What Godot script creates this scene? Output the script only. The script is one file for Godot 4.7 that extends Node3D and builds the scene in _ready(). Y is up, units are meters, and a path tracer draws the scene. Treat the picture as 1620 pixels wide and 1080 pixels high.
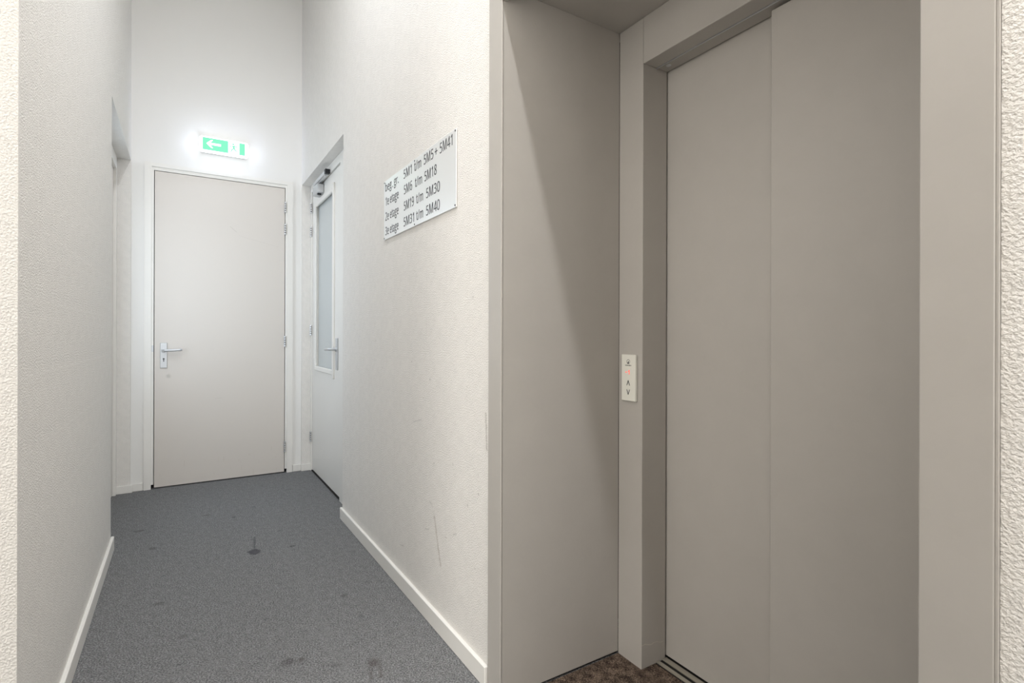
extends Node3D
# A narrow white corridor with a lift on the right. Corridor runs along -Z, camera near the origin.

const XR := 0.79        # right wall face
const XL := -0.30       # left wall face
const ZE := -4.405      # end wall face
const TOP := 3.80       # ceiling

const LOBBY_TOP := 2.75 # lower ceiling of the lobby left of the camera
const WARM := Color(0.985, 0.99, 1.0)
const COOL := Color(0.86, 0.93, 1.0)

var M := {}

# ---------------------------------------------------------------- helpers
func st_new() -> SurfaceTool:
	var s := SurfaceTool.new()
	s.begin(Mesh.PRIMITIVE_TRIANGLES)
	return s

func tri(s: SurfaceTool, a: Vector3, b: Vector3, c: Vector3, n: Vector3) -> void:
	# keeps the front face (clockwise) on the side of n
	var w := (b - a).cross(c - a)
	var pts := [a, c, b] if w.dot(n) > 0.0 else [a, b, c]
	for p in pts:
		s.set_normal(n)
		s.set_uv(Vector2(p.x + p.z, -p.y))
		s.add_vertex(p)

func quad(s: SurfaceTool, a: Vector3, b: Vector3, c: Vector3, d: Vector3, away: Vector3) -> void:
	var n := (b - a).cross(c - a)
	if n.length() < 1e-12:
		n = (c - a).cross(d - a)
	n = n.normalized()
	if n.dot((a + b + c + d) * 0.25 - away) < 0.0:
		n = -n
	tri(s, a, b, c, n)
	tri(s, a, c, d, n)

# box with chamfered edges
func cbox(s: SurfaceTool, lo: Vector3, hi: Vector3, c := 0.002) -> void:
	var m := (lo + hi) * 0.5
	var h := (hi - lo) * 0.5
	c = minf(c, minf(h.x, minf(h.y, h.z)) * 0.9)
	var v := func(ax: int, sx: float, sy: float, sz: float) -> Vector3:
		var r := Vector3(sx * (h.x - c), sy * (h.y - c), sz * (h.z - c))
		r[ax] += [sx, sy, sz][ax] * c
		return m + r
	for ax in 3:
		var u := (ax + 1) % 3
		var w := (ax + 2) % 3
		for sg in [-1.0, 1.0]:
			var q := []
			for k in [[-1.0, -1.0], [1.0, -1.0], [1.0, 1.0], [-1.0, 1.0]]:
				var e := [0.0, 0.0, 0.0]
				e[ax] = sg
				e[u] = k[0]
				e[w] = k[1]
				q.append(v.call(ax, e[0], e[1], e[2]))
			quad(s, q[0], q[1], q[2], q[3], m)
	if c <= 0.0:
		return
	for ax in 3:
		var u := (ax + 1) % 3
		var w := (ax + 2) % 3
		for k in [[-1.0, -1.0], [1.0, -1.0], [1.0, 1.0], [-1.0, 1.0]]:
			var e0 := [0.0, 0.0, 0.0]
			var e1 := [0.0, 0.0, 0.0]
			e0[ax] = -1.0
			e1[ax] = 1.0
			e0[u] = k[0]
			e1[u] = k[0]
			e0[w] = k[1]
			e1[w] = k[1]
			quad(s, v.call(u, e0[0], e0[1], e0[2]), v.call(u, e1[0], e1[1], e1[2]), v.call(w, e1[0], e1[1], e1[2]), v.call(w, e0[0], e0[1], e0[2]), m)
	for x in [-1.0, 1.0]:
		for y in [-1.0, 1.0]:
			for z in [-1.0, 1.0]:
				var a: Vector3 = v.call(0, x, y, z)
				var b: Vector3 = v.call(1, x, y, z)
				var d: Vector3 = v.call(2, x, y, z)
				tri(s, a, b, d, Vector3(x, y, z).normalized())

# polygon in a plane, extruded; axis 0: (z,y) along x, axis 2: (x,y) along z
func prism(s: SurfaceTool, poly: PackedVector2Array, axis: int, a: float, b: float, uv2_lo := Vector2.ZERO, uv2_size := Vector2.ONE) -> void:
	var put := func(p: Vector2, t: float) -> Vector3:
		return Vector3(t, p.y, p.x) if axis == 0 else (Vector3(p.x, p.y, t) if axis == 2 else Vector3(p.x, t, p.y))
	var ax := Vector3.ZERO
	ax[axis] = 1.0
	var idx := Geometry2D.triangulate_polygon(poly)
	for e in [[a, -signf(b - a)], [b, signf(b - a)]]:
		for i in range(0, idx.size(), 3):
			var n: Vector3 = ax * e[1]
			var pts := [poly[idx[i]], poly[idx[i + 1]], poly[idx[i + 2]]]
			var w: Vector3 = (put.call(pts[1], e[0]) - put.call(pts[0], e[0])).cross(put.call(pts[2], e[0]) - put.call(pts[0], e[0]))
			if w.dot(n) > 0.0:
				pts = [pts[0], pts[2], pts[1]]
			for p in pts:
				s.set_normal(n)
				s.set_uv(p)
				var q: Vector2 = (p - uv2_lo) / uv2_size
				s.set_uv2(Vector2(q.x, 1.0 - q.y))
				s.add_vertex(put.call(p, e[0]))
	var cw := Geometry2D.is_polygon_clockwise(poly)
	for i in poly.size():
		var p: Vector2 = poly[i]
		var q: Vector2 = poly[(i + 1) % poly.size()]
		var d := (q - p).normalized()
		var n2 := Vector2(-d.y, d.x) if cw else Vector2(d.y, -d.x)
		var n: Vector3 = put.call(n2, 0.0)
		n[axis] = 0.0
		s.set_uv2(Vector2.ZERO)
		tri(s, put.call(p, a), put.call(q, a), put.call(q, b), n)
		tri(s, put.call(p, a), put.call(q, b), put.call(p, b), n)

# surface of revolution about an axis through c; prof = [[radius, t], ...]
func lathe(s: SurfaceTool, c: Vector3, dir: Vector3, prof: Array, seg := 16) -> void:
	var u := dir.cross(Vector3.UP if absf(dir.y) < 0.9 else Vector3.RIGHT).normalized()
	var w := dir.cross(u).normalized()
	for i in prof.size() - 1:
		var r0: float = prof[i][0]
		var t0: float = prof[i][1]
		var r1: float = prof[i + 1][0]
		var t1: float = prof[i + 1][1]
		for k in seg:
			var a0 := TAU * k / seg
			var a1 := TAU * (k + 1) / seg
			var d0 := u * cos(a0) + w * sin(a0)
			var d1 := u * cos(a1) + w * sin(a1)
			var dm := (d0 + d1).normalized()
			var n := (dm * (t1 - t0) - dir * (r1 - r0)).normalized()
			var p := [c + dir * t0 + d0 * r0, c + dir * t0 + d1 * r0, c + dir * t1 + d1 * r1, c + dir * t1 + d0 * r1]
			if r0 > 1e-6:
				tri(s, p[0], p[1], p[2], n)
			if r1 > 1e-6:
				tri(s, p[0], p[2], p[3], n)

# round bar along a path
func bar(s: SurfaceTool, pts: Array, rx: float, ry: float, up: Vector3, seg := 12) -> void:
	var rings := []
	for i in pts.size():
		var t: Vector3 = ((pts[mini(i + 1, pts.size() - 1)] as Vector3) - (pts[maxi(i - 1, 0)] as Vector3)).normalized()
		var a := t.cross(up).normalized()
		var b := a.cross(t).normalized()
		var ring := []
		for k in seg:
			var g := TAU * k / seg
			ring.append((pts[i] as Vector3) + a * cos(g) * rx + b * sin(g) * ry)
		rings.append(ring)
	for i in pts.size() - 1:
		var mid: Vector3 = ((pts[i] as Vector3) + (pts[i + 1] as Vector3)) * 0.5
		for k in seg:
			quad(s, rings[i][k], rings[i][(k + 1) % seg], rings[i + 1][(k + 1) % seg], rings[i + 1][k], mid)
	for e in [0, pts.size() - 1]:
		var inner: Vector3 = pts[1] if e == 0 else pts[pts.size() - 2]
		for k in seg:
			var n: Vector3 = ((pts[e] as Vector3) - inner).normalized()
			tri(s, pts[e], rings[e][k], rings[e][(k + 1) % seg], n)

func obj(s: SurfaceTool, called: String, m: Material, parent: Node = self) -> MeshInstance3D:
	var o := MeshInstance3D.new()
	o.name = called
	o.mesh = s.commit()
	o.material_override = m
	o.cast_shadow = GeometryInstance3D.SHADOW_CASTING_SETTING_ON
	parent.add_child(o, true)
	return o

func box(called: String, lo: Vector3, hi: Vector3, m: Material, parent: Node = self, c := 0.002) -> MeshInstance3D:
	var s := st_new()
	cbox(s, lo, hi, c)
	return obj(s, called, m, parent)

func thing(called: String, label: String, category: String, group := "") -> Node3D:
	var o := Node3D.new()
	o.name = called
	add_child(o, true)
	o.set_meta("label", label)
	o.set_meta("category", category)
	if group != "":
		o.set_meta("group", group)
	return o

func structure(o: Node, label := "", category := "") -> Node:
	o.set_meta("kind", "structure")
	if label != "":
		o.set_meta("label", label)
	if category != "":
		o.set_meta("category", category)
	return o

func group_node(called: String) -> Node3D:
	var o := Node3D.new()
	o.name = called
	add_child(o, true)
	return o

func rgb(r: int, g: int, b: int) -> Color:
	return Color(r / 255.0, g / 255.0, b / 255.0)

func mat(called: String, c: Color, rough := 0.6, metal := 0.0) -> StandardMaterial3D:
	var m := StandardMaterial3D.new()
	m.resource_name = called
	m.albedo_color = c
	m.roughness = rough
	m.metallic = metal
	return m

func noise_tex(seed_: int, freq: float, size: int, octaves: int, type := FastNoiseLite.TYPE_SIMPLEX_SMOOTH, warp := 0.0, lo := 0.0, hi := 1.0) -> ImageTexture:
	var n := FastNoiseLite.new()
	n.seed = seed_
	n.noise_type = type
	n.frequency = freq
	n.fractal_octaves = octaves
	n.fractal_type = FastNoiseLite.FRACTAL_FBM if octaves > 1 else FastNoiseLite.FRACTAL_NONE
	if warp > 0.0:
		n.domain_warp_enabled = true
		n.domain_warp_amplitude = warp
		n.domain_warp_frequency = freq * 0.7
	var im := n.get_seamless_image(size, size, false, false, 0.12, true)
	im.convert(Image.FORMAT_L8)
	if lo != 0.0 or hi != 1.0:
		var d := im.get_data()
		for i in d.size():
			d[i] = int(255.0 * (lo + (hi - lo) * d[i] / 255.0))
		im = Image.create_from_data(size, size, false, Image.FORMAT_L8, d)
	return ImageTexture.create_from_image(im)

# soft-edged spot of stain, blended into an RGBA image; px coordinates
func blot(im: Image, cx: float, cy: float, rx: float, ry: float, col: Color, alpha: float, rng: RandomNumberGenerator, soft := 0.35) -> void:
	var nz := FastNoiseLite.new()
	nz.seed = rng.randi() % 9999
	nz.frequency = 0.12
	for y in range(int(cy - ry * 1.5), int(cy + ry * 1.5) + 1):
		for x in range(int(cx - rx * 1.5), int(cx + rx * 1.5) + 1):
			if x < 0 or y < 0 or x >= im.get_width() or y >= im.get_height():
				continue
			var d := Vector2((x - cx) / rx, (y - cy) / ry).length() + 0.28 * nz.get_noise_2d(x, y)
			var a := 0.85 * alpha * (1.0 - smoothstep(1.0 - soft, 1.0, d))
			if a > im.get_pixel(x, y).a:
				im.set_pixel(x, y, Color(col.r, col.g, col.b, a))

func streak(im: Image, a: Vector2, b: Vector2, w: float, col: Color, alpha: float, rng: RandomNumberGenerator) -> void:
	var n := int(a.distance_to(b) / maxf(w * 0.4, 0.5)) + 1
	for i in n + 1:
		var p := a.lerp(b, float(i) / n)
		blot(im, p.x + rng.randf_range(-0.3, 0.3) * w, p.y, w, w, col, alpha * rng.randf_range(0.5, 1.0), rng, 0.6)

# word as its own mesh, fitted to a width and a capital height, on a face looking toward -x, reading along +z
func word(text: String, z0: float, z1: float, base: float, cap: float, x: float, m: Material, parent: Node, called := "lettering") -> void:
	var t := TextMesh.new()
	var f := SystemFont.new()
	f.font_names = PackedStringArray(["Droid Sans"])
	t.font = f
	t.text = text
	t.font_size = 64
	t.pixel_size = 0.01
	t.depth = 0.02
	t.curve_step = 1.0
	t.horizontal_alignment = HORIZONTAL_ALIGNMENT_LEFT
	t.vertical_alignment = VERTICAL_ALIGNMENT_BOTTOM
	# capital height of the face, measured on an M
	var ref := TextMesh.new()
	ref.font = f
	ref.text = "M"
	ref.font_size = 64
	ref.pixel_size = 0.01
	ref.vertical_alignment = VERTICAL_ALIGNMENT_BOTTOM
	var rb := ref.get_aabb()
	var bb := t.get_aabb()
	var sy := cap / rb.size.y
	var sx := (z1 - z0) / bb.size.x
	var o := MeshInstance3D.new()
	o.name = called
	o.mesh = t
	o.material_override = m
	parent.add_child(o, true)
	o.basis = Basis(Vector3(0, 0, sx), Vector3(0, sy, 0), Vector3(-0.04, 0, 0))
	o.position = Vector3(x, base - rb.position.y * sy, z0 - bb.position.x * sx)

# ---------------------------------------------------------------- materials
func materials() -> void:
	var plaster_bump := noise_tex(11, 0.028, 1024, 3, FastNoiseLite.TYPE_SIMPLEX_SMOOTH, 14.0)
	var plaster_tone := noise_tex(12, 0.006, 512, 4, FastNoiseLite.TYPE_SIMPLEX_SMOOTH, 0.0, 0.975, 1.0)
	for k in [["plaster", rgb(240, 236, 230)], ["plaster_right", rgb(240, 236, 230)]]:
		var p := mat(k[0], k[1], 0.75)
		p.uv1_triplanar = true
		p.uv1_world_triplanar = true
		p.uv1_scale = Vector3(5.6, 5.6, 5.6)
		p.uv1_triplanar_sharpness = 8.0
		p.albedo_texture = plaster_tone
		p.heightmap_enabled = true
		p.heightmap_texture = plaster_bump
		p.heightmap_scale = 0.2
		p.metallic_specular = 0.35
		M[k[0]] = p
	M.smooth_wall = mat("smooth_wall", rgb(238, 236, 232), 0.6)
	M.white_paint = mat("white_paint", rgb(238, 235, 229), 0.42)
	M.ceiling = mat("ceiling_paint", rgb(236, 234, 230), 0.9)
	M.leaf_paint = mat("leaf_paint", rgb(228, 222, 214), 0.4)
	M.gap = mat("dark_gap", rgb(30, 27, 25), 0.9)
	M.steel = mat("satin_steel", rgb(215, 216, 218), 0.35, 0.85)
	M.alu = mat("satin_aluminium", rgb(206, 208, 210), 0.42, 0.65)
	M.black_plastic = mat("black_plastic", rgb(32, 33, 38), 0.45)
	M.ink = mat("black_ink", rgb(62, 62, 66), 0.6)
	M.plate = mat("sign_plate", rgb(243, 244, 243), 0.28, 0.45)
	M.call_plate = mat("call_plate", rgb(234, 232, 222), 0.3)

	# satin grey-beige lift enamel with faint mottling
	var lift := mat("lift_enamel", rgb(183, 178, 171), 0.42)
	lift.uv1_triplanar = true
	lift.uv1_world_triplanar = true
	lift.uv1_scale = Vector3(1.6, 1.6, 1.6)
	lift.albedo_texture = noise_tex(31, 0.01, 512, 4, FastNoiseLite.TYPE_SIMPLEX_SMOOTH, 0.0, 0.985, 1.0)
	lift.heightmap_enabled = true
	lift.heightmap_texture = noise_tex(32, 0.09, 512, 2)
	lift.heightmap_scale = 0.004
	M.lift = lift
	var alu_sill := mat("sill_aluminium", rgb(176, 170, 158), 0.38, 0.6)
	M.sill = alu_sill
	M.scratch = mat("bare_scratch", rgb(206, 200, 188), 0.6)

	# carpet: heathered fibre texture with pile relief
	var sz := 1024
	var fine := FastNoiseLite.new()
	fine.seed = 5
	fine.frequency = 0.11
	fine.fractal_octaves = 3
	var fi := fine.get_seamless_image(sz, sz, false, false, 0.1, true)
	var coarse := FastNoiseLite.new()
	coarse.seed = 6
	coarse.frequency = 0.02
	coarse.fractal_octaves = 3
	var ci := coarse.get_seamless_image(sz, sz, false, false, 0.1, true)
	fi.convert(Image.FORMAT_L8)
	ci.convert(Image.FORMAT_L8)
	var fd := fi.get_data()
	var cd := ci.get_data()
	for k in [["carpet", Color(0.345, 0.345, 0.345), Color(0.635, 0.635, 0.635), 0.2], ["brown_mat", Color(0.20, 0.165, 0.145), Color(0.53, 0.46, 0.40), 0.9]]:
		var out := PackedByteArray()
		out.resize(sz * sz * 3)
		var c0: Color = k[1]
		var c1: Color = k[2]
		for i in sz * sz:
			var t := clampf((fd[i] / 255.0 - 0.5) * 1.3 + 0.5 + (cd[i] / 255.0 - 0.5) * float(k[3]), 0.0, 1.0)
			out[i * 3] = int(255.0 * lerpf(c0.r, c1.r, t))
			out[i * 3 + 1] = int(255.0 * lerpf(c0.g, c1.g, t))
			out[i * 3 + 2] = int(255.0 * lerpf(c0.b, c1.b, t))
		var m := mat(k[0], Color.WHITE, 0.95)
		m.albedo_texture = ImageTexture.create_from_image(Image.create_from_data(sz, sz, false, Image.FORMAT_RGB8, out))
		m.uv1_triplanar = true
		m.uv1_world_triplanar = true
		m.uv1_scale = Vector3(1.25, 1.25, 1.25)
		m.metallic_specular = 0.2
		m.heightmap_enabled = true
		m.heightmap_texture = ImageTexture.create_from_image(fi)
		m.heightmap_scale = 0.45
		M[k[0]] = m

	# wear that the photograph shows on carpet, wall and door, each at its place
	var rng := RandomNumberGenerator.new()
	rng.seed = 77
	var fl := Image.create(1365, 2048, false, Image.FORMAT_RGBA8)
	fl.fill(Color(0.2, 0.19, 0.19, 0.0))
	var fp := func(x: float, z: float) -> Vector2:
		return Vector2((x + 3.4) / 4.8 * 1365.0, (1.0 - (z + 4.6) / 7.0) * 2048.0)
	var dark := Color(0.21, 0.21, 0.24)
	var brown := Color(0.24, 0.19, 0.17)
	var q: Vector2 = fp.call(0.299, -2.872)
	blot(fl, q.x, q.y, 9.5, 12.0, dark, 0.75, rng)
	streak(fl, q, fp.call(0.322, -3.08), 1.6, dark, 0.6, rng)
	streak(fl, fp.call(0.325, -3.02), fp.call(0.30, -3.06), 1.4, dark, 0.5, rng)
	q = fp.call(0.53, -1.70)
	blot(fl, q.x, q.y, 8.0, 11.0, brown, 0.6, rng, 0.8)
	streak(fl, fp.call(0.515, -1.69), fp.call(0.498, -1.62), 2.4, brown, 0.45, rng)
	streak(fl, fp.call(0.545, -1.69), fp.call(0.528, -1.62), 2.4, brown, 0.4, rng)
	for b in [[0.292, -1.848, 9.0, 8.0, 0.5], [0.33, -1.84, 5.0, 6.0, 0.4], [-0.081, -2.519, 7.0, 6.0, 0.4], [-0.129, -3.18, 7.0, 8.0, 0.35], [0.255, -3.479, 5.0, 5.0, 0.5], [0.47, -2.85, 7.0, 5.0, 0.45], [0.56, -2.2, 5.0, 5.0, 0.4], [0.62, -3.9, 9.0, 4.0, 0.35], [0.12, -3.6, 8.0, 4.0, 0.4], [-0.2, -3.5, 10.0, 6.0, 0.45], [0.0, -2.2, 6.0, 6.0, 0.3], [0.42, -1.75, 6.0, 5.0, 0.35]]:
		var bp: Vector2 = fp.call(b[0], b[1])
		blot(fl, bp.x, bp.y, b[2], b[3], brown.lerp(dark, rng.randf()), b[4], rng, 0.6)
	for i in 70:
		var sp: Vector2 = fp.call(rng.randf_range(-0.28, 0.77), rng.randf_range(-4.3, -1.2))
		blot(fl, sp.x, sp.y, rng.randf_range(1.5, 4.5), rng.randf_range(1.5, 4.5), dark, rng.randf_range(0.15, 0.4), rng, 0.7)
	var carpet: StandardMaterial3D = M.carpet
	carpet.detail_enabled = true
	carpet.detail_uv_layer = BaseMaterial3D.DETAIL_UV_2
	carpet.detail_albedo = ImageTexture.create_from_image(fl)

	var wl := Image.create(2048, 1280, false, Image.FORMAT_RGBA8)
	wl.fill(Color(0.5, 0.45, 0.4, 0.0))
	var wp := func(z: float, y: float) -> Vector2:
		return Vector2((z + 4.41) / 6.81 * 2048.0, (1.0 - y / TOP) * 1280.0)
	var tan_ := Color(0.56, 0.48, 0.37)
	streak(wl, wp.call(-1.81, 0.40), wp.call(-1.755, 0.24), 2.2, tan_, 0.42, rng)
	streak(wl, wp.call(-1.422, 0.83), wp.call(-1.415, 0.72), 1.6, Color(0.45, 0.4, 0.33), 0.5, rng)
	streak(wl, wp.call(-2.02, 0.72), wp.call(-1.94, 0.74), 1.0, Color(0.45, 0.45, 0.45), 0.35, rng)
	for i in 26:
		var zz := rng.randf_range(-3.0, -1.45)
		var yy := rng.randf_range(0.12, 1.2)
		var w0: Vector2 = wp.call(zz, yy)
		blot(wl, w0.x, w0.y, rng.randf_range(0.9, 1.9), rng.randf_range(0.9, 1.9), Color(0.42, 0.39, 0.36), rng.randf_range(0.2, 0.55), rng, 0.6)
	for i in 5:
		var w1: Vector2 = wp.call(rng.randf_range(-2.2, -1.5), rng.randf_range(0.15, 0.7))
		streak(wl, w1, w1 + Vector2(rng.randf_range(3, 12), rng.randf_range(-6, 6)), 0.9, Color(0.45, 0.42, 0.38), 0.4, rng)
	var pr: StandardMaterial3D = M.plaster_right
	pr.detail_enabled = true
	pr.detail_uv_layer = BaseMaterial3D.DETAIL_UV_2
	pr.detail_albedo = ImageTexture.create_from_image(wl)

	var dl := Image.create(512, 1344, false, Image.FORMAT_RGBA8)
	dl.fill(Color(0.6, 0.55, 0.5, 0.0))
	var dp := func(x: float, y: float) -> Vector2:
		return Vector2((x + 0.167) / 0.834 * 512.0, (1.0 - y / 2.195) * 1344.0)
	q = dp.call(-0.086, 0.775)
	blot(dl, q.x, q.y, 13.0, 13.0, Color(0.66, 0.64, 0.61), 0.5, rng, 0.8)
	streak(dl, dp.call(0.295, 1.86), dp.call(0.335, 1.825), 1.0, Color(0.5, 0.47, 0.44), 0.5, rng)
	streak(dl, dp.call(0.35, 1.80), dp.call(0.62, 1.74), 1.0, Color(0.6, 0.57, 0.53), 0.2, rng)
	streak(dl, dp.call(0.2, 0.60), dp.call(0.24, 0.605), 1.0, Color(0.55, 0.52, 0.5), 0.3, rng)
	for i in 22:
		var d0: Vector2 = dp.call(rng.randf_range(-0.14, 0.64), rng.randf_range(0.03, 0.22))
		streak(dl, d0, d0 + Vector2(rng.randf_range(-2, 2), rng.randf_range(6, 26)), 1.4, Color(0.66, 0.58, 0.48), rng.randf_range(0.08, 0.25), rng)
	var lp := mat("leaf_paint_worn", rgb(219, 212, 204), 0.4)
	lp.detail_enabled = true
	lp.detail_uv_layer = BaseMaterial3D.DETAIL_UV_2
	lp.detail_albedo = ImageTexture.create_from_image(dl)
	M.leaf_worn = lp

	# obscured glass of the side door
	var g := mat("obscured_glass", Color(0.83, 0.845, 0.84, 0.9), 0.3)
	g.transparency = BaseMaterial3D.TRANSPARENCY_ALPHA
	M.glass = g

	# things that give off light
	var dg := mat("daylit_window_glass", Color(0.8, 0.82, 0.83), 0.3)
	dg.emission_enabled = true
	dg.emission = Color(0.90, 0.95, 1.0)
	dg.emission_energy_multiplier = 0.5
	M.day_glass = dg
	var e := mat("sign_diffuser", rgb(245, 247, 250), 0.5)
	e.emission_enabled = true
	e.emission = Color(0.94, 0.97, 1.0)
	e.emission_energy_multiplier = 1.6
	M.diffuser = e
	var gr := mat("sign_green", rgb(40, 190, 120), 0.5)
	gr.emission_enabled = true
	gr.emission = Color(0.50, 0.92, 0.68)
	gr.emission_energy_multiplier = 0.8
	M.green = gr
	var wh := mat("sign_white", rgb(250, 255, 252), 0.5)
	wh.emission_enabled = true
	wh.emission = Color(0.97, 1.0, 0.98)
	wh.emission_energy_multiplier = 1.6
	M.sign_white = wh
	var lampm := mat("lamp_diffuser", rgb(250, 248, 244), 0.6)
	lampm.emission_enabled = true
	lampm.emission = Color(1.0, 0.96, 0.9)
	lampm.emission_energy_multiplier = 2.0
	M.lamp = lampm
	var red := mat("display_red", rgb(240, 120, 105), 0.5)
	red.emission_enabled = true
	red.emission = Color(1.0, 0.42, 0.36)
	red.emission_energy_multiplier = 0.7
	M.red = red

# ---------------------------------------------------------------- camera and light
func set_view() -> void:
	var f := 836.76
	var cam := Camera3D.new()
	cam.name = "camera"
	add_child(cam)
	cam.projection = Camera3D.PROJECTION_FRUSTUM
	cam.near = 0.05
	cam.far = 40.0
	cam.size = 0.05 * 1080.0 / f
	cam.frustum_offset = Vector2(0.0, -0.05 * (540.0 - 529.43) / f)
	cam.position = Vector3(0, 1.07, 0)
	cam.rotation = Vector3(0, -deg_to_rad(31.8908), 0)
	cam.rotate_object_local(Vector3(0, 0, 1), 0.00292)
	cam.current = true
	var we := WorldEnvironment.new()
	we.name = "environment"
	var e := Environment.new()
	e.background_mode = Environment.BG_COLOR
	e.background_color = Color(0.0, 0.0, 0.0)
	e.ambient_light_source = Environment.AMBIENT_SOURCE_DISABLED
	e.tonemap_mode = Environment.TONE_MAPPER_LINEAR
	e.tonemap_exposure = 1.25
	e.sdfgi_enabled = true
	e.ssao_enabled = true
	e.ssil_enabled = true
	we.environment = e
	add_child(we)

# ceiling lamp: long batten with an opal cover, plus its light just below the cover
func ceiling_lamp(at: Vector3, length: float, width: float, energy: float, col: Color, label: String) -> void:
	var t := thing("ceiling_lamp", label, "lamp", "ceiling lamps above the corridor")
	t.position = at
	var hw := width * 0.5
	box("housing", Vector3(-hw - 0.015, -0.045, -length * 0.5 - 0.02), Vector3(hw + 0.015, 0.0, length * 0.5 + 0.02), M.white_paint, t, 0.004)
	box("diffuser", Vector3(-hw, -0.085, -length * 0.5), Vector3(hw, -0.046, length * 0.5), M.lamp, t, 0.014)
	var a := AreaLight3D.new()
	a.name = "lamp_light"
	a.area_size = Vector2(width, length)
	a.light_color = col
	a.light_energy = energy
	a.area_range = 14.0
	a.area_attenuation = 2.0
	a.shadow_enabled = true
	a.rotation.x = -PI / 2
	a.position = Vector3(0, -0.092, 0)
	t.add_child(a)

# ---------------------------------------------------------------- shell
func shell() -> void:
	# floor
	var s := st_new()
	prism(s, PackedVector2Array([Vector2(-3.4, -4.6), Vector2(1.4, -4.6), Vector2(1.4, 2.4), Vector2(-3.4, 2.4)]), 1, -0.12, 0.0, Vector2(-3.4, -4.6), Vector2(4.8, 7.0))
	var fl := obj(s, "floor", M.carpet)
	structure(fl, "dark grey heathered carpet of the corridor with stains", "floor")
	structure(box("ceiling", Vector3(-0.62, TOP, -4.6), Vector3(1.4, TOP + 0.15, 2.4), M.ceiling, self, 0.0), "white ceiling high above the corridor", "ceiling")

	# right wall with the side-door recess and the lift recess
	s = st_new()
	prism(s, PackedVector2Array([Vector2(-4.405, TOP), Vector2(2.4, TOP), Vector2(2.4, 0), Vector2(-0.217, 0), Vector2(-0.217, 2.12), Vector2(-1.397, 2.12), Vector2(-1.397, 0), Vector2(-3.131, 0), Vector2(-3.131, 2.236), Vector2(-4.385, 2.236), Vector2(-4.385, 0), Vector2(-4.405, 0)]), 0, XR, 0.99, Vector2(-4.41, 0), Vector2(6.81, TOP))
	structure(obj(s, "wall_right", M.plaster_right), "white textured plaster wall on the right with the steel sign", "wall")
	# left wall with its door recess
	s = st_new()
	prism(s, PackedVector2Array([Vector2(-4.405, TOP), Vector2(-1.519, TOP), Vector2(-1.519, 0), Vector2(-3.259, 0), Vector2(-3.259, 2.24), Vector2(-4.385, 2.24), Vector2(-4.385, 0), Vector2(-4.405, 0)]), 0, XL, -0.50)
	# the near half is solid up to the lobby corner
	structure(obj(s, "wall_left", M.plaster), "white textured plaster wall on the left", "wall")
	# end wall with the opening for the door frame
	s = st_new()
	prism(s, PackedVector2Array([Vector2(-0.6, 0), Vector2(-0.2, 0), Vector2(-0.2, 2.226), Vector2(0.70, 2.226), Vector2(0.70, 0), Vector2(1.1, 0), Vector2(1.1, TOP), Vector2(-0.6, TOP)]), 2, ZE, -4.60)
	structure(obj(s, "wall_far", M.smooth_wall), "white end wall of the corridor with the exit sign", "wall")
	# lobby walls behind the camera
	structure(box("wall_lobby", Vector3(-3.4, 0, -1.719), Vector3(-0.501, LOBBY_TOP, -1.52), M.plaster, self, 0.0), "white lobby wall left of the corridor mouth", "wall")
	structure(box("wall_side", Vector3(-3.55, 0, -1.72), Vector3(-3.4, LOBBY_TOP, 1.2), M.plaster, self, 0.0), "white lobby wall far left of the camera", "wall")
	structure(box("wall_back", Vector3(-0.5, 0, 2.4), Vector3(1.4, TOP, 2.55), M.plaster, self, 0.0), "white lobby wall behind the camera", "wall")

	structure(box("ceiling_lobby", Vector3(-3.55, LOBBY_TOP, -1.72), Vector3(-0.501, LOBBY_TOP + 0.12, 1.2), M.ceiling, self, 0.0), "lower white ceiling over the lobby", "ceiling")
	structure(box("wall_upper", Vector3(-0.50, LOBBY_TOP + 0.121, -1.518), Vector3(XL, TOP, -0.721), M.plaster, self, 0.0), "white upstand above the lobby ceiling edge", "wall")
	structure(box("wall_near", Vector3(-0.50, 0, -0.72), Vector3(XL, TOP, 2.4), M.plaster, self, 0.0), "white wall left of the camera", "wall")
	structure(box("wall_lobby_back", Vector3(-3.4, 0, 1.05), Vector3(-0.501, LOBBY_TOP, 1.2), M.plaster, self, 0.0), "white back wall of the side lobby", "wall")
	structure(box("trim_1", Vector3(-0.50, LOBBY_TOP, -1.518), Vector3(XL, LOBBY_TOP + 0.12, -0.721), M.smooth_wall, self, 0.0), "white lintel over the opening to the side lobby", "lintel")
	# skirting
	structure(box("baseboard_right", Vector3(XR - 0.014, 0, -3.137), Vector3(XR, 0.066, -1.398), M.white_paint, self, 0.003), "low white skirting board along the right wall", "skirting")
	structure(box("baseboard_left", Vector3(XL, 0, -3.265), Vector3(XL + 0.014, 0.068, -1.52), M.white_paint, self, 0.003), "low white skirting board along the left wall", "skirting")
	var b := group_node("baseboard_far")
	structure(b, "short white skirting pieces at the foot of the end wall", "skirting")
	box("skirting_piece", Vector3(-0.299, 0, ZE), Vector3(-0.229, 0.052, ZE + 0.012), M.white_paint, b, 0.002)
	box("skirting_piece", Vector3(-0.376, 0, -4.385), Vector3(-0.287, 0.052, -4.371), M.white_paint, b, 0.002)
	box("skirting_piece", Vector3(0.727, 0, ZE), Vector3(0.788, 0.052, ZE + 0.012), M.white_paint, b, 0.002)
	box("skirting_piece", Vector3(0.786, 0, -4.385), Vector3(0.863, 0.052, -4.373), M.white_paint, b, 0.002)

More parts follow.
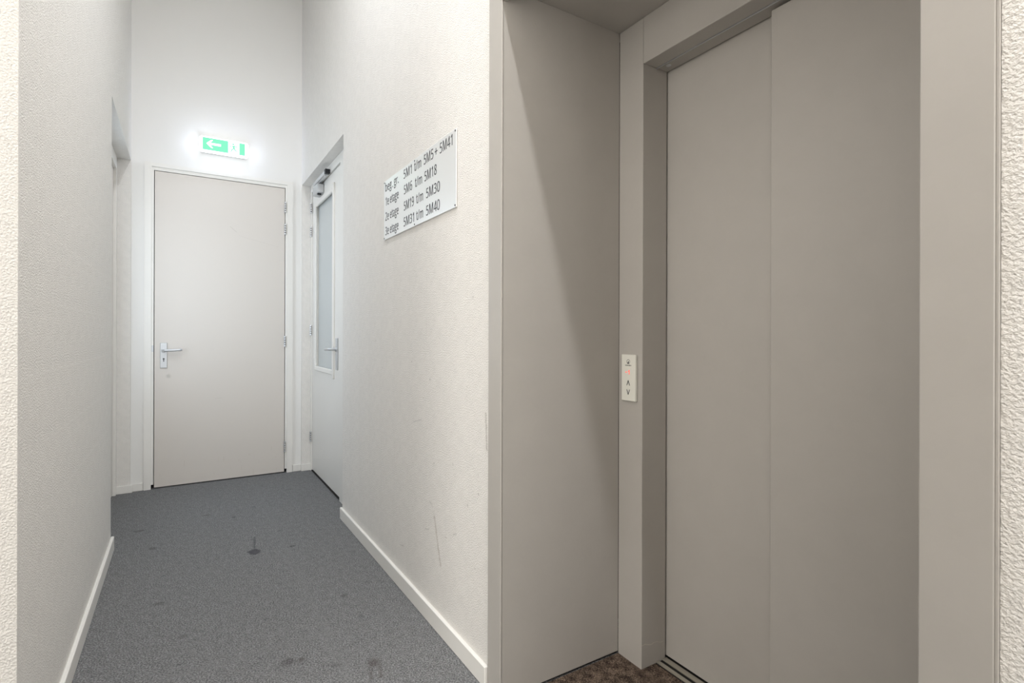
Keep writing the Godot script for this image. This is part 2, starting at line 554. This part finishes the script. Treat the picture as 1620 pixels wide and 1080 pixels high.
# window at the end of the side lobby, daylight behind its obscured panes
func lobby_window() -> void:
	var w := group_node("window_1")
	structure(w, "bright daylit window at the end of the side lobby", "window")
	var x := -3.4
	var z0 := -1.40
	var z1 := -0.10
	var s := st_new()
	prism(s, PackedVector2Array([Vector2(z0, 0.85), Vector2(z0, 2.35), Vector2(z1, 2.35), Vector2(z1, 0.85), Vector2(z0 + 0.06, 0.85), Vector2(z0 + 0.06, 0.91), Vector2(z1 - 0.06, 0.91), Vector2(z1 - 0.06, 2.29), Vector2(z0 + 0.06, 2.29), Vector2(z0 + 0.06, 0.85)]), 0, x, x + 0.05)
	obj(s, "window_frame", M.white_paint, w)
	box("window_sill", Vector3(x, 0.80, z0 - 0.05), Vector3(x + 0.12, 0.848, z1 + 0.05), M.white_paint, w, 0.004)
	box("window_pane", Vector3(x + 0.001, 0.911, z0 + 0.061), Vector3(x + 0.012, 2.289, z1 - 0.061), M.day_glass, w, 0.0)
	var a := AreaLight3D.new()
	a.name = "window_daylight"
	a.area_size = Vector2(z1 - z0 - 0.13, 1.37)
	a.light_color = Color(1.0, 0.985, 0.96)
	a.light_energy = 2.9
	a.area_range = 14.0
	a.area_attenuation = 2.0
	a.shadow_enabled = true
	a.position = Vector3(x + 0.02, 1.6, (z0 + z1) * 0.5)
	a.rotation.y = -PI / 2
	w.add_child(a)

# tall window in the wall behind the camera
func back_window() -> void:
	var w := group_node("window_2")
	structure(w, "tall daylit window in the wall behind the camera", "window")
	var z := 2.4
	var s := st_new()
	prism(s, PackedVector2Array([Vector2(-0.22, 0.5), Vector2(-0.22, 2.3), Vector2(0.71, 2.3), Vector2(0.71, 0.5), Vector2(-0.16, 0.5), Vector2(-0.16, 0.56), Vector2(0.65, 0.56), Vector2(0.65, 2.24), Vector2(-0.16, 2.24), Vector2(-0.16, 0.5)]), 2, z, z - 0.05)
	obj(s, "window_frame", M.white_paint, w)
	box("window_sill", Vector3(-0.26, 0.45, z - 0.12), Vector3(0.75, 0.498, z), M.white_paint, w, 0.004)
	box("window_pane", Vector3(-0.159, 0.561, z - 0.012), Vector3(0.649, 2.239, z - 0.001), M.day_glass, w, 0.0)
	var a := AreaLight3D.new()
	a.name = "window_daylight"
	a.area_size = Vector2(0.80, 1.67)
	a.light_color = Color(1.0, 0.985, 0.96)
	a.light_energy = 1.7
	a.area_range = 14.0
	a.area_attenuation = 2.0
	a.shadow_enabled = true
	a.position = Vector3(0.245, 1.4, z - 0.02)
	w.add_child(a)

# ---------------------------------------------------------------- doors
func hinge(parent: Node, c: Vector3, h: float) -> void:
	var s := st_new()
	var n := 5
	var seg := h / n
	for k in n:
		var y0 := -h * 0.5 + k * seg
		lathe(s, c, Vector3.UP, [[0.0, y0 + 0.001], [0.0065, y0 + 0.001], [0.0078, y0 + 0.0025], [0.0078, y0 + seg - 0.0045], [0.0065, y0 + seg - 0.003], [0.0, y0 + seg - 0.003]], 14)
	var hg := obj(s, "hinge", M.steel, parent)
	hg.set_meta("label", "steel butt hinge with five knuckles")
	s = st_new()
	lathe(s, c, Vector3.UP, [[0.0, -h * 0.5 + 0.002], [0.0055, -h * 0.5 + 0.002], [0.0055, h * 0.5 - 0.004], [0.0, h * 0.5 - 0.004]], 10)
	obj(s, "hinge_pin", M.black_plastic, hg)

func end_door() -> void:
	var d := group_node("door_1")
	structure(d, "plain cream flush door with lever handle below the exit sign", "door")
	# frame: architrave (proud of the wall), inner rebate strip and solid jamb
	var s := st_new()
	var zf := ZE + 0.014
	var outer := PackedVector2Array([Vector2(-0.227, 0), Vector2(-0.227, 2.248), Vector2(0.724, 2.248), Vector2(0.724, 0), Vector2(0.684, 0), Vector2(0.684, 2.222), Vector2(-0.185, 2.222), Vector2(-0.185, 0)])
	prism(s, outer, 2, ZE - 0.002, zf)
	obj(s, "architrave", M.white_paint, d)
	s = st_new()
	prism(s, PackedVector2Array([Vector2(-0.199, 0.03), Vector2(-0.199, 2.225), Vector2(0.699, 2.225), Vector2(0.699, 0.03), Vector2(0.6715, 0.03), Vector2(0.6715, 2.199), Vector2(-0.1715, 2.199), Vector2(-0.1715, 0.03)]), 2, ZE - 0.09, ZE + 0.005)
	obj(s, "frame", M.white_paint, d)
	# dark space behind the leaf and in the gaps
	box("back_stop", Vector3(-0.198, 0.001, ZE - 0.12), Vector3(0.698, 2.224, ZE - 0.092), M.gap, d, 0.0)
	# leaf
	s = st_new()
	prism(s, PackedVector2Array([Vector2(-0.167, 0.008), Vector2(-0.167, 2.195), Vector2(0.667, 2.195), Vector2(0.667, 0.008)]), 2, ZE - 0.04, ZE + 0.001, Vector2(-0.167, 0), Vector2(0.834, 2.195))
	obj(s, "door_leaf", M.leaf_worn, d)
	for y in [2.05, 1.88, 1.016, 0.203]:
		hinge(d, Vector3(0.6695, y, ZE + 0.011), 0.086)
	# lever handle on a long plate
	var zl := ZE + 0.001
	s = st_new()
	cbox(s, Vector3(-0.134, 0.832, zl), Vector3(-0.092, 1.008, zl + 0.008), 0.0025)
	var pl := obj(s, "handle_plate", M.alu, d)
	pl.set_meta("label", "satin aluminium handle plate")
	s = st_new()
	bar(s, [Vector3(-0.113, 0.955, zl + 0.008), Vector3(-0.113, 0.955, zl + 0.046), Vector3(-0.106, 0.955, zl + 0.053), Vector3(-0.06, 0.956, zl + 0.055), Vector3(-0.016, 0.958, zl + 0.054), Vector3(-0.008, 0.959, zl + 0.048)], 0.0085, 0.0085, Vector3.UP, 14)
	obj(s, "lever", M.alu, pl)
	s = st_new()
	lathe(s, Vector3(-0.113, 0.955, zl + 0.008), Vector3(0, 0, 1), [[0.015, 0.0], [0.015, 0.004], [0.012, 0.006], [0.0, 0.006]], 20)
	obj(s, "lever_collar", M.alu, pl)
	s = st_new()
	lathe(s, Vector3(-0.113, 0.896, zl + 0.008), Vector3(0, 0, 1), [[0.0055, 0.0], [0.0055, 0.0006], [0.0, 0.0006]], 16)
	cbox(s, Vector3(-0.1155, 0.876, zl + 0.0078), Vector3(-0.1105, 0.895, zl + 0.0086), 0.0003)
	obj(s, "keyhole", M.ink, pl)
	box("strike_plate", Vector3(-0.1835, 0.944, ZE + 0.0045), Vector3(-0.1715, 0.99, ZE + 0.0065), M.alu, d, 0.0005)

func side_door() -> void:
	var d := group_node("door_2")
	structure(d, "white glazed door with lever handle and closer in the right recess", "door")
	var xf := 0.855      # frame face
	var xl := 0.865      # leaf face
	# frame: jamb at the far side, head, and the wide panel at the near side
	var s := st_new()
	prism(s, PackedVector2Array([Vector2(-4.384, 0), Vector2(-4.384, 2.235), Vector2(-3.132, 2.235), Vector2(-3.132, 0), Vector2(-3.468, 0), Vector2(-3.468, 2.178), Vector2(-4.358, 2.178), Vector2(-4.358, 0)]), 0, xf, 0.93)
	obj(s, "frame", M.white_paint, d)
	box("back_stop", Vector3(0.931, 0.001, -4.38), Vector3(0.95, 2.23, -3.14), M.gap, d, 0.0)
	box("threshold", Vector3(0.858, 0.0, -4.357), Vector3(0.90, 0.006, -3.469), M.gap, d, 0.001)
	# leaf with the glazed opening
	s = st_new()
	var z0 := -4.354
	var z1 := -3.474
	var g0 := -4.225
	var g1 := -3.665
	# outline with the opening joined by a slit
	prism(s, PackedVector2Array([Vector2(z0, 0.012), Vector2(z1, 0.012), Vector2(z1, 2.172), Vector2(g1, 2.172), Vector2(g1, 0.815), Vector2(g0, 0.815), Vector2(g0, 2.172), Vector2(z0, 2.172)]), 0, xl, xl + 0.04)
	obj(s, "door_leaf", M.white_paint, d)
	box("top_rail", Vector3(xl, 2.05, g0), Vector3(xl + 0.04, 2.172, g1), M.white_paint, d, 0.0)
	# glazing beads round the pane
	var bx0 := xl - 0.012
	for r in [["glazing_bead", g0 - 0.022, g0 + 0.012, 0.795, 2.075], ["glazing_bead", g1 - 0.012, g1 + 0.022, 0.77, 2.09], ["glazing_bead", g0 + 0.012, g1 - 0.012, 0.795, 0.829], ["glazing_bead", g0 + 0.012, g1 - 0.012, 2.035, 2.075]]:
		box(r[0], Vector3(bx0, r[3], r[1]), Vector3(xl + 0.004, r[4], r[2]), M.white_paint, d, 0.004)
	box("glass_pane", Vector3(xl + 0.016, 0.816, g0 + 0.001), Vector3(xl + 0.022, 2.049, g1 - 0.001), M.glass, d, 0.0)
	for y in [2.058, 1.874, 1.103, 0.27]:
		hinge(d, Vector3(xf - 0.003, y, -4.357), 0.084)
	# handle
	var zc := -3.565
	s = st_new()
	cbox(s, Vector3(xl - 0.009, 0.835, zc - 0.02), Vector3(xl, 1.045, zc + 0.02), 0.0025)
	var pl := obj(s, "handle_plate", M.alu, d)
	pl.set_meta("label", "narrow satin aluminium handle plate")
	s = st_new()
	bar(s, [Vector3(xl - 0.009, 0.972, zc), Vector3(xl - 0.046, 0.972, zc), Vector3(xl - 0.053, 0.972, zc - 0.007), Vector3(xl - 0.055, 0.971, zc - 0.06), Vector3(xl - 0.054, 0.969, zc - 0.11), Vector3(xl - 0.048, 0.968, zc - 0.118)], 0.0095, 0.0095, Vector3.UP, 14)
	obj(s, "lever", M.alu, pl)
	s = st_new()
	lathe(s, Vector3(xl - 0.009, 0.972, zc), Vector3(-1, 0, 0), [[0.015, 0.0], [0.015, 0.005], [0.012, 0.007], [0.0, 0.007]], 20)
	obj(s, "lever_collar", M.alu, pl)
	# closer: body on the leaf, slide rail above, dark end caps
	s = st_new()
	cbox(s, Vector3(xl - 0.05, 2.09, -4.12), Vector3(xl, 2.158, -3.965), 0.006)
	var cl := obj(s, "door_closer", M.alu, d)
	cl.set_meta("label", "silver overhead door closer body")
	s = st_new()
	lathe(s, Vector3(xl - 0.028, 2.09, -4.0), Vector3(0, -1, 0), [[0.014, -0.002], [0.014, 0.006], [0.011, 0.009], [0.0, 0.009]], 20)
	obj(s, "valve_cap", M.black_plastic, cl)
	box("slide_rail", Vector3(xf - 0.032, 2.172, -4.16), Vector3(xf, 2.198, -3.77), M.alu, cl, 0.003)
	box("rail_end_cap", Vector3(xf - 0.034, 2.169, -3.77), Vector3(xf, 2.201, -3.735), M.black_plastic, cl, 0.003)
	s = st_new()
	bar(s, [Vector3(xl - 0.026, 2.158, -4.02), Vector3(xl - 0.026, 2.164, -4.02), Vector3(xl - 0.026, 2.166, -3.96), Vector3(xl - 0.027, 2.167, -3.82), Vector3(xl - 0.027, 2.173, -3.80)], 0.009, 0.004, Vector3.UP, 10)
	obj(s, "closer_arm", M.steel, cl)

func left_door() -> void:
	var d := group_node("door_3")
	structure(d, "cream glazed door in the left recess, seen edge on", "door")
	var s := st_new()
	prism(s, PackedVector2Array([Vector2(-4.384, 0), Vector2(-4.384, 2.239), Vector2(-3.26, 2.239), Vector2(-3.26, 0), Vector2(-3.40, 0), Vector2(-3.40, 2.16), Vector2(-4.345, 2.16), Vector2(-4.345, 0)]), 0, -0.375, -0.46)
	obj(s, "frame", M.white_paint, d)
	var z0 := -4.341
	var z1 := -3.404
	var g0 := -4.0
	var g1 := -3.5
	s = st_new()
	prism(s, PackedVector2Array([Vector2(z0, 0.012), Vector2(z1, 0.012), Vector2(z1, 2.156), Vector2(g1, 2.156), Vector2(g1, 0.815), Vector2(g0, 0.815), Vector2(g0, 2.156), Vector2(z0, 2.156)]), 0, -0.43, -0.392)
	obj(s, "door_leaf", M.leaf_paint, d)
	box("top_rail", Vector3(-0.43, 2.04, g0), Vector3(-0.392, 2.156, g1), M.leaf_paint, d, 0.0)
	for r in [[g0 - 0.022, g0 + 0.012, 0.795, 2.06], [g1 - 0.012, g1 + 0.022, 0.795, 2.06], [g0 + 0.012, g1 - 0.012, 0.795, 0.829], [g0 + 0.012, g1 - 0.012, 2.026, 2.06]]:
		box("glazing_bead", Vector3(-0.396, r[2], r[0]), Vector3(-0.382, r[3], r[1]), M.leaf_paint, d, 0.004)
	# obscured pane with daylight behind it
	box("glass_pane", Vector3(-0.414, 0.816, g0 + 0.001), Vector3(-0.408, 2.039, g1 - 0.001), M.day_glass, d, 0.0)
	var a := AreaLight3D.new()
	a.name = "pane_daylight"
	a.area_size = Vector2(g1 - g0 - 0.03, 1.19)
	a.light_color = COOL
	a.light_energy = 0.6
	a.area_range = 12.0
	a.area_attenuation = 2.0
	a.shadow_enabled = true
	a.position = Vector3(-0.402, 1.428, (g0 + g1) * 0.5)
	a.rotation.y = -PI / 2
	d.add_child(a)
	box("back_stop", Vector3(-0.49, 0.001, -4.38), Vector3(-0.465, 2.23, -3.27), M.gap, d, 0.0)

# ---------------------------------------------------------------- exit sign
func flat(called: String, pts: Array, m: Material, parent: Node, z: float, o: Vector2, sc: float) -> void:
	var s := st_new()
	var poly := PackedVector2Array()
	for p in pts:
		poly.append(o + Vector2(p[0], p[1]) * sc)
	prism(s, poly, 2, z, z + 0.0012)
	obj(s, called, m, parent)

func exit_sign() -> void:
	var t := thing("exit_sign", "lit green and white emergency exit sign above the end door", "exit sign")
	t.position = Vector3(0.2515, 2.423, ZE)
	# opaque mounting base, opal hood in front of it
	box("mounting_base", Vector3(-0.148, -0.05, 0.0), Vector3(0.148, 0.05, 0.03), M.ceiling, t, 0.004)
	var s := st_new()
	# rounded hood: outline with rounded corners and slightly bulged ends, sloping to a smaller front face
	var w := 0.157
	var h := 0.056
	var ring := func(inset: float) -> Array:
		var pts := []
		var rr := 0.018
		for c in [[1, 1], [-1, 1], [-1, -1], [1, -1]]:
			for k in 7:
				var a := PI * 0.5 * k / 6.0
				var v2 := Vector2(cos(a), sin(a)) * rr
				if c[0] * c[1] < 0:
					v2 = Vector2(sin(a), cos(a)) * rr
				pts.append(Vector2(c[0] * (w - inset - rr + v2.x), c[1] * (h - inset - rr + v2.y)))
		return pts
	var rings := [[0.004, 0.0305], [0.0, 0.034], [0.0, 0.05], [0.004, 0.0575], [0.012, 0.0605]]
	for i in rings.size() - 1:
		var p0: Array = ring.call(rings[i][0])
		var p1: Array = ring.call(rings[i + 1][0])
		for k in p0.size():
			var k1 := (k + 1) % p0.size()
			quad(s, Vector3(p0[k].x, p0[k].y, rings[i][1]), Vector3(p0[k1].x, p0[k1].y, rings[i][1]), Vector3(p1[k1].x, p1[k1].y, rings[i + 1][1]), Vector3(p1[k].x, p1[k].y, rings[i + 1][1]), Vector3(0, 0, 0.045))
	for e in [0, rings.size() - 1]:
		var pe: Array = ring.call(rings[e][0])
		for k in pe.size():
			var k1 := (k + 1) % pe.size()
			tri(s, Vector3(0, 0, rings[e][1]), Vector3(pe[k].x, pe[k].y, rings[e][1]), Vector3(pe[k1].x, pe[k1].y, rings[e][1]), Vector3(0, 0, -1.0 if e == 0 else 1.0))
	obj(s, "hood", M.diffuser, t)
	# face panel with the pictogram
	box("face_panel", Vector3(-0.137, -0.043, 0.056), Vector3(0.133, 0.043, 0.0645), M.green, t, 0.001)
	var z := 0.0647
	# arrow pointing left
	flat("arrow", [[-1.0, 0.0], [-0.35, 0.62], [-0.10, 0.62], [-0.48, 0.16], [1.0, 0.16], [1.0, -0.16], [-0.48, -0.16], [-0.10, -0.62], [-0.35, -0.62]], M.sign_white, t, z, Vector2(-0.068, 0.002), 0.045)
	# doorway and running figure
	flat("doorway", [[-1.0, -1.16], [1.0, -1.16], [1.0, 1.16], [-1.0, 1.16]], M.sign_white, t, z, Vector2(0.060, 0.0), 0.036)
	var o := Vector2(0.060, 0.0)
	var zz := z + 0.0013
	s = st_new()
	lathe(s, Vector3(o.x - 0.004, o.y + 0.025, zz), Vector3(0, 0, 1), [[0.0062, 0.0], [0.0062, 0.001], [0.0, 0.001]], 16)
	obj(s, "figure_head", M.green, t)
	flat("figure_body", [[-0.25, 0.45], [-0.75, 0.30], [-0.85, 0.0], [-0.70, -0.03], [-0.60, 0.20], [-0.28, 0.26], [-0.16, -0.10], [-0.50, -0.45], [-0.62, -0.95], [-0.42, -0.98], [-0.32, -0.55], [0.02, -0.26], [0.22, -0.62], [0.70, -0.72], [0.72, -0.54], [0.34, -0.44], [0.18, 0.02], [0.14, 0.28], [0.42, 0.12], [0.66, 0.28], [0.56, 0.42], [0.42, 0.32], [0.12, 0.48]], M.green, t, zz, o, 0.034)
	# the tubes inside, let out through the glowing hood
	for k in 3:
		var l := OmniLight3D.new()
		l.name = "sign_light"
		l.light_color = Color(0.84, 0.89, 1.0)
		l.light_energy = 0.034
		l.light_size = 0.025
		l.omni_range = 12.0
		l.omni_attenuation = 2.0
		l.shadow_enabled = true
		l.position = Vector3(-0.118 + 0.118 * k, 0, 0.047)
		t.add_child(l, true)

# ---------------------------------------------------------------- steel directory sign
func directory_sign() -> void:
	var t := thing("directory_sign", "brushed metal sign listing house numbers per floor, on the right wall", "sign")
	var zc := -2.002
	t.position = Vector3(XR, 1.637, zc)
	box("sign_plate", Vector3(-0.005, -0.134, -0.3785), Vector3(-0.001, 0.134, 0.3785), M.plate, t, 0.0006)
	for k in [[-0.372, 0.127], [0.0, 0.127], [0.372, 0.127], [-0.372, -0.127], [0.0, -0.127], [0.372, -0.127]]:
		var s := st_new()
		lathe(s, Vector3(-0.005, k[1], k[0]), Vector3(-1, 0, 0), [[0.0036, 0.0], [0.0032, 0.0012], [0.0, 0.0016]], 12)
		obj(s, "screw", M.ink, t)
	var x := -0.0051
	var cap := 0.038
	var y := func(v: float) -> float: return v - 1.637
	var w := func(txt: String, a: float, b: float, base: float) -> void:
		word(txt, a - zc, b - zc, y.call(base), cap, x, M.ink, t)
	w.call("beg. gr.", -2.361, -2.187, 1.7215)
	w.call("5M1", -2.125, -2.034, 1.722)
	w.call("t/m", -2.006, -1.934, 1.722)
	w.call("5M5", -1.906, -1.816, 1.722)
	w.call("+", -1.803, -1.779, 1.722)
	w.call("5M41", -1.758, -1.653, 1.722)
	w.call("1e etage", -2.357, -2.187, 1.656)
	w.call("5M6", -2.121, -2.029, 1.656)
	w.call("t/m", -1.997, -1.925, 1.656)
	w.call("5M18", -1.899, -1.786, 1.656)
	w.call("2e etage", -2.359, -2.187, 1.588)
	w.call("5M19", -2.121, -2.010, 1.588)
	w.call("t/m", -1.983, -1.914, 1.588)
	w.call("5M30", -1.882, -1.757, 1.588)
	w.call("3e etage", -2.359, -2.187, 1.522)
	w.call("5M31", -2.123, -2.007, 1.522)
	w.call("t/m", -1.982, -1.913, 1.522)
	w.call("5M40", -1.882, -1.757, 1.522)

# ---------------------------------------------------------------- lift
func lift_entrance() -> void:
	var t := thing("lift_entrance", "grey-beige painted metal lift entrance with two sliding door panels in a deep recess", "lift")
	var xc := XR - 0.006
	var xp := 1.245
	# casing strips on the corridor face and the lining panels of the recess
	box("casing", Vector3(xc, 0.0, -1.396), Vector3(XR + 0.0005, 2.12, -1.3205), M.lift, t, 0.002)
	box("casing", Vector3(xc, 0.0, -0.294), Vector3(XR + 0.012, 2.12, -0.2205), M.lift, t, 0.0015)
	box("casing", Vector3(xc, 2.041, -1.320), Vector3(XR + 0.012, 2.12, -0.2945), M.lift, t, 0.0015)
	box("casing_edge", Vector3(xc + 0.001, 0.0, -0.2204), Vector3(XR, 2.12, -0.2172), M.lift, t, 0.0005)
	box("lining_panel", Vector3(XR + 0.0006, 0.010, -1.396), Vector3(xp - 0.0005, 2.083, -1.3207), M.lift, t, 0.0)
	box("lining_panel", Vector3(XR + 0.0125, 0.010, -0.2938), Vector3(xp + 0.0, 2.083, -0.25), M.lift, t, 0.001)
	box("plinth_gap", Vector3(XR + 0.02, 0.0, -1.36), Vector3(xp, 0.0095, -1.33), M.gap, t, 0.0)
	box("ceiling_panel", Vector3(XR + 0.0125, 2.0835, -1.36), Vector3(1.42, 2.12, -0.25), M.lift, t, 0.0)
	# portal
	box("portal_post", Vector3(xp, 0.0, -1.3205), Vector3(1.355, 2.083, -1.2135), M.lift, t, 0.0015)
	box("portal_post", Vector3(xp, 0.0, -0.405), Vector3(1.355, 2.083, -0.297), M.lift, t, 0.0015)
	box("header_panel", Vector3(xp, 1.936, -1.2125), Vector3(1.303, 2.083, -0.406), M.lift, t, 0.0015)
	var tr := box("header_track_cover", Vector3(1.3045, 1.937, -1.2125), Vector3(1.355, 2.083, -0.406), M.lift, t, 0.0012)
	box("track_lip", Vector3(1.3035, 1.9335, -1.212), Vector3(1.3055, 1.94, -0.4065), M.steel, tr, 0.0004)
	var s := st_new()
	lathe(s, Vector3(1.322, 1.937, -1.178), Vector3(0, -1, 0), [[0.0085, 0.0], [0.0085, 0.0015], [0.006, 0.0028], [0.004, 0.0012], [0.0, 0.0012]], 18)
	obj(s, "track_screw", M.steel, tr)
	# sliding panels: slow one behind, fast one in front
	box("door_panel", Vector3(1.360, 0.012, -1.30), Vector3(1.385, 2.03, -0.78), M.lift, t, 0.002)
	box("door_panel", Vector3(1.322, 0.012, -0.829), Vector3(1.350, 1.931, -0.407), M.lift, t, 0.002)
	box("shaft_back", Vector3(1.39, 0.0, -1.36), Vector3(1.40, 2.08, -0.25), M.gap, t, 0.0)
	box("post_return", Vector3(1.356, 0.0, -1.3195), Vector3(1.389, 2.083, -1.302), M.gap, t, 0.0)
	# sill with its rails
	var si := box("sill", Vector3(1.309, 0.0, -1.2125), Vector3(1.389, 0.004, -0.406), M.gap, t, 0.0)
	box("sill_rail", Vector3(1.310, 0.0042, -1.2120), Vector3(1.3235, 0.009, -0.4065), M.sill, si, 0.001)
	box("sill_rail", Vector3(1.338, 0.0042, -1.2120), Vector3(1.3565, 0.009, -0.4065), M.sill, si, 0.001)
	# bare scratch across the foot of the post's reveal
	s = st_new()
	for k in 7:
		var a := k / 7.0
		var b := (k + 1) / 7.0
		var ya := 0.077 - 0.012 * a + 0.003 * sin(k * 1.7)
		var yb := 0.077 - 0.012 * b + 0.003 * sin((k + 1) * 1.7)
		var th := 0.0022 if k < 4 else 0.0014
		quad(s, Vector3(1.247 + 0.096 * a, ya, -1.2132), Vector3(1.247 + 0.096 * b, yb, -1.2132), Vector3(1.247 + 0.096 * b, yb + th, -1.2132), Vector3(1.247 + 0.096 * a, ya + th, -1.2132), Vector3(1.29, 0.07, -2.0))
	obj(s, "scratch_mark", M.scratch, t)

func lift_mat() -> void:
	var o := box("floor_mat", Vector3(XR + 0.013, 0.0, -1.3205), Vector3(1.3085, 0.003, -0.2945), M.brown_mat, self, 0.001)
	o.set_meta("label", "mottled brown carpet mat on the floor of the lift recess")
	o.set_meta("category", "mat")

func call_panel() -> void:
	var t := thing("call_panel", "slim off-white lift call panel with red display and two arrows on grey post", "call panel")
	var c := Vector3(1.245, 0.931, -1.2645)
	t.position = c
	box("panel_plate", Vector3(-0.011, -0.0755, -0.0315), Vector3(-0.0002, 0.0755, 0.0315), M.call_plate, t, 0.0015)
	var x := -0.0112
	# round emblem and the maker's word beneath it
	var s := st_new()
	for k in 24:
		var a0 := TAU * k / 24
		var a1 := TAU * (k + 1) / 24
		var p := func(a: float, r: float) -> Vector3: return Vector3(x, 0.0525 + sin(a) * r, cos(a) * r)
		quad(s, p.call(a0, 0.0062), p.call(a1, 0.0062), p.call(a1, 0.0076), p.call(a0, 0.0076), Vector3.ZERO)
	obj(s, "emblem_ring", M.ink, t)
	s = st_new()
	prism(s, PackedVector2Array([Vector2(-0.0036, 0.0462), Vector2(0.002, 0.0456), Vector2(0.0032, 0.051), Vector2(0.0005, 0.0555), Vector2(-0.002, 0.0515)]), 0, x, x - 0.0002)
	obj(s, "emblem_mark", M.ink, t)
	word("Schindler", -0.014, 0.014, 0.0385, 0.0042, x, M.ink, t, "maker_word")
	# display: minus one in red
	s = st_new()
	cbox(s, Vector3(x - 0.0004, 0.0165, -0.0135), Vector3(x, 0.0195, -0.0055), 0.0001)
	obj(s, "display_minus", M.red, t)
	s = st_new()
	prism(s, PackedVector2Array([Vector2(0.003, 0.011), Vector2(0.006, 0.011), Vector2(0.006, 0.026), Vector2(0.004, 0.026), Vector2(-0.001, 0.0205), Vector2(0.0005, 0.0185), Vector2(0.003, 0.0205)]), 0, x, x - 0.0004)
	obj(s, "display_digit", M.red, t)
	# arrows
	for k in [[-0.017, 1.0, "up_arrow"], [-0.046, -1.0, "down_arrow"]]:
		s = st_new()
		var u: float = k[1]
		var cy: float = k[0]
		prism(s, PackedVector2Array([Vector2(-0.0078, cy - 0.008 * u), Vector2(-0.0012, cy + 0.009 * u), Vector2(0.0012, cy + 0.009 * u), Vector2(0.0078, cy - 0.008 * u), Vector2(0.0052, cy - 0.008 * u), Vector2(0.0, cy + 0.0048 * u), Vector2(-0.0052, cy - 0.008 * u)]), 0, x, x - 0.0003)
		obj(s, k[2], M.ink, t)

func _ready() -> void:
	set_view()
	materials()
	ceiling_lamp(Vector3(0.34, TOP, 0.4), 1.2, 0.09, 3.8, WARM, "long white batten lamp on the ceiling above the lift lobby")
	ceiling_lamp(Vector3(0.245, TOP, -1.9), 1.2, 0.09, 1.9, Color(0.93, 0.96, 1.0), "long white batten lamp on the corridor ceiling")
	ceiling_lamp(Vector3(-1.9, LOBBY_TOP, -0.75), 1.2, 0.6, 1.5, WARM, "square white panel lamp on the side lobby ceiling")
	shell()
	lobby_window()
	back_window()
	lift_entrance()
	end_door()
	side_door()
	left_door()
	directory_sign()
	exit_sign()
	lift_mat()
	call_panel()
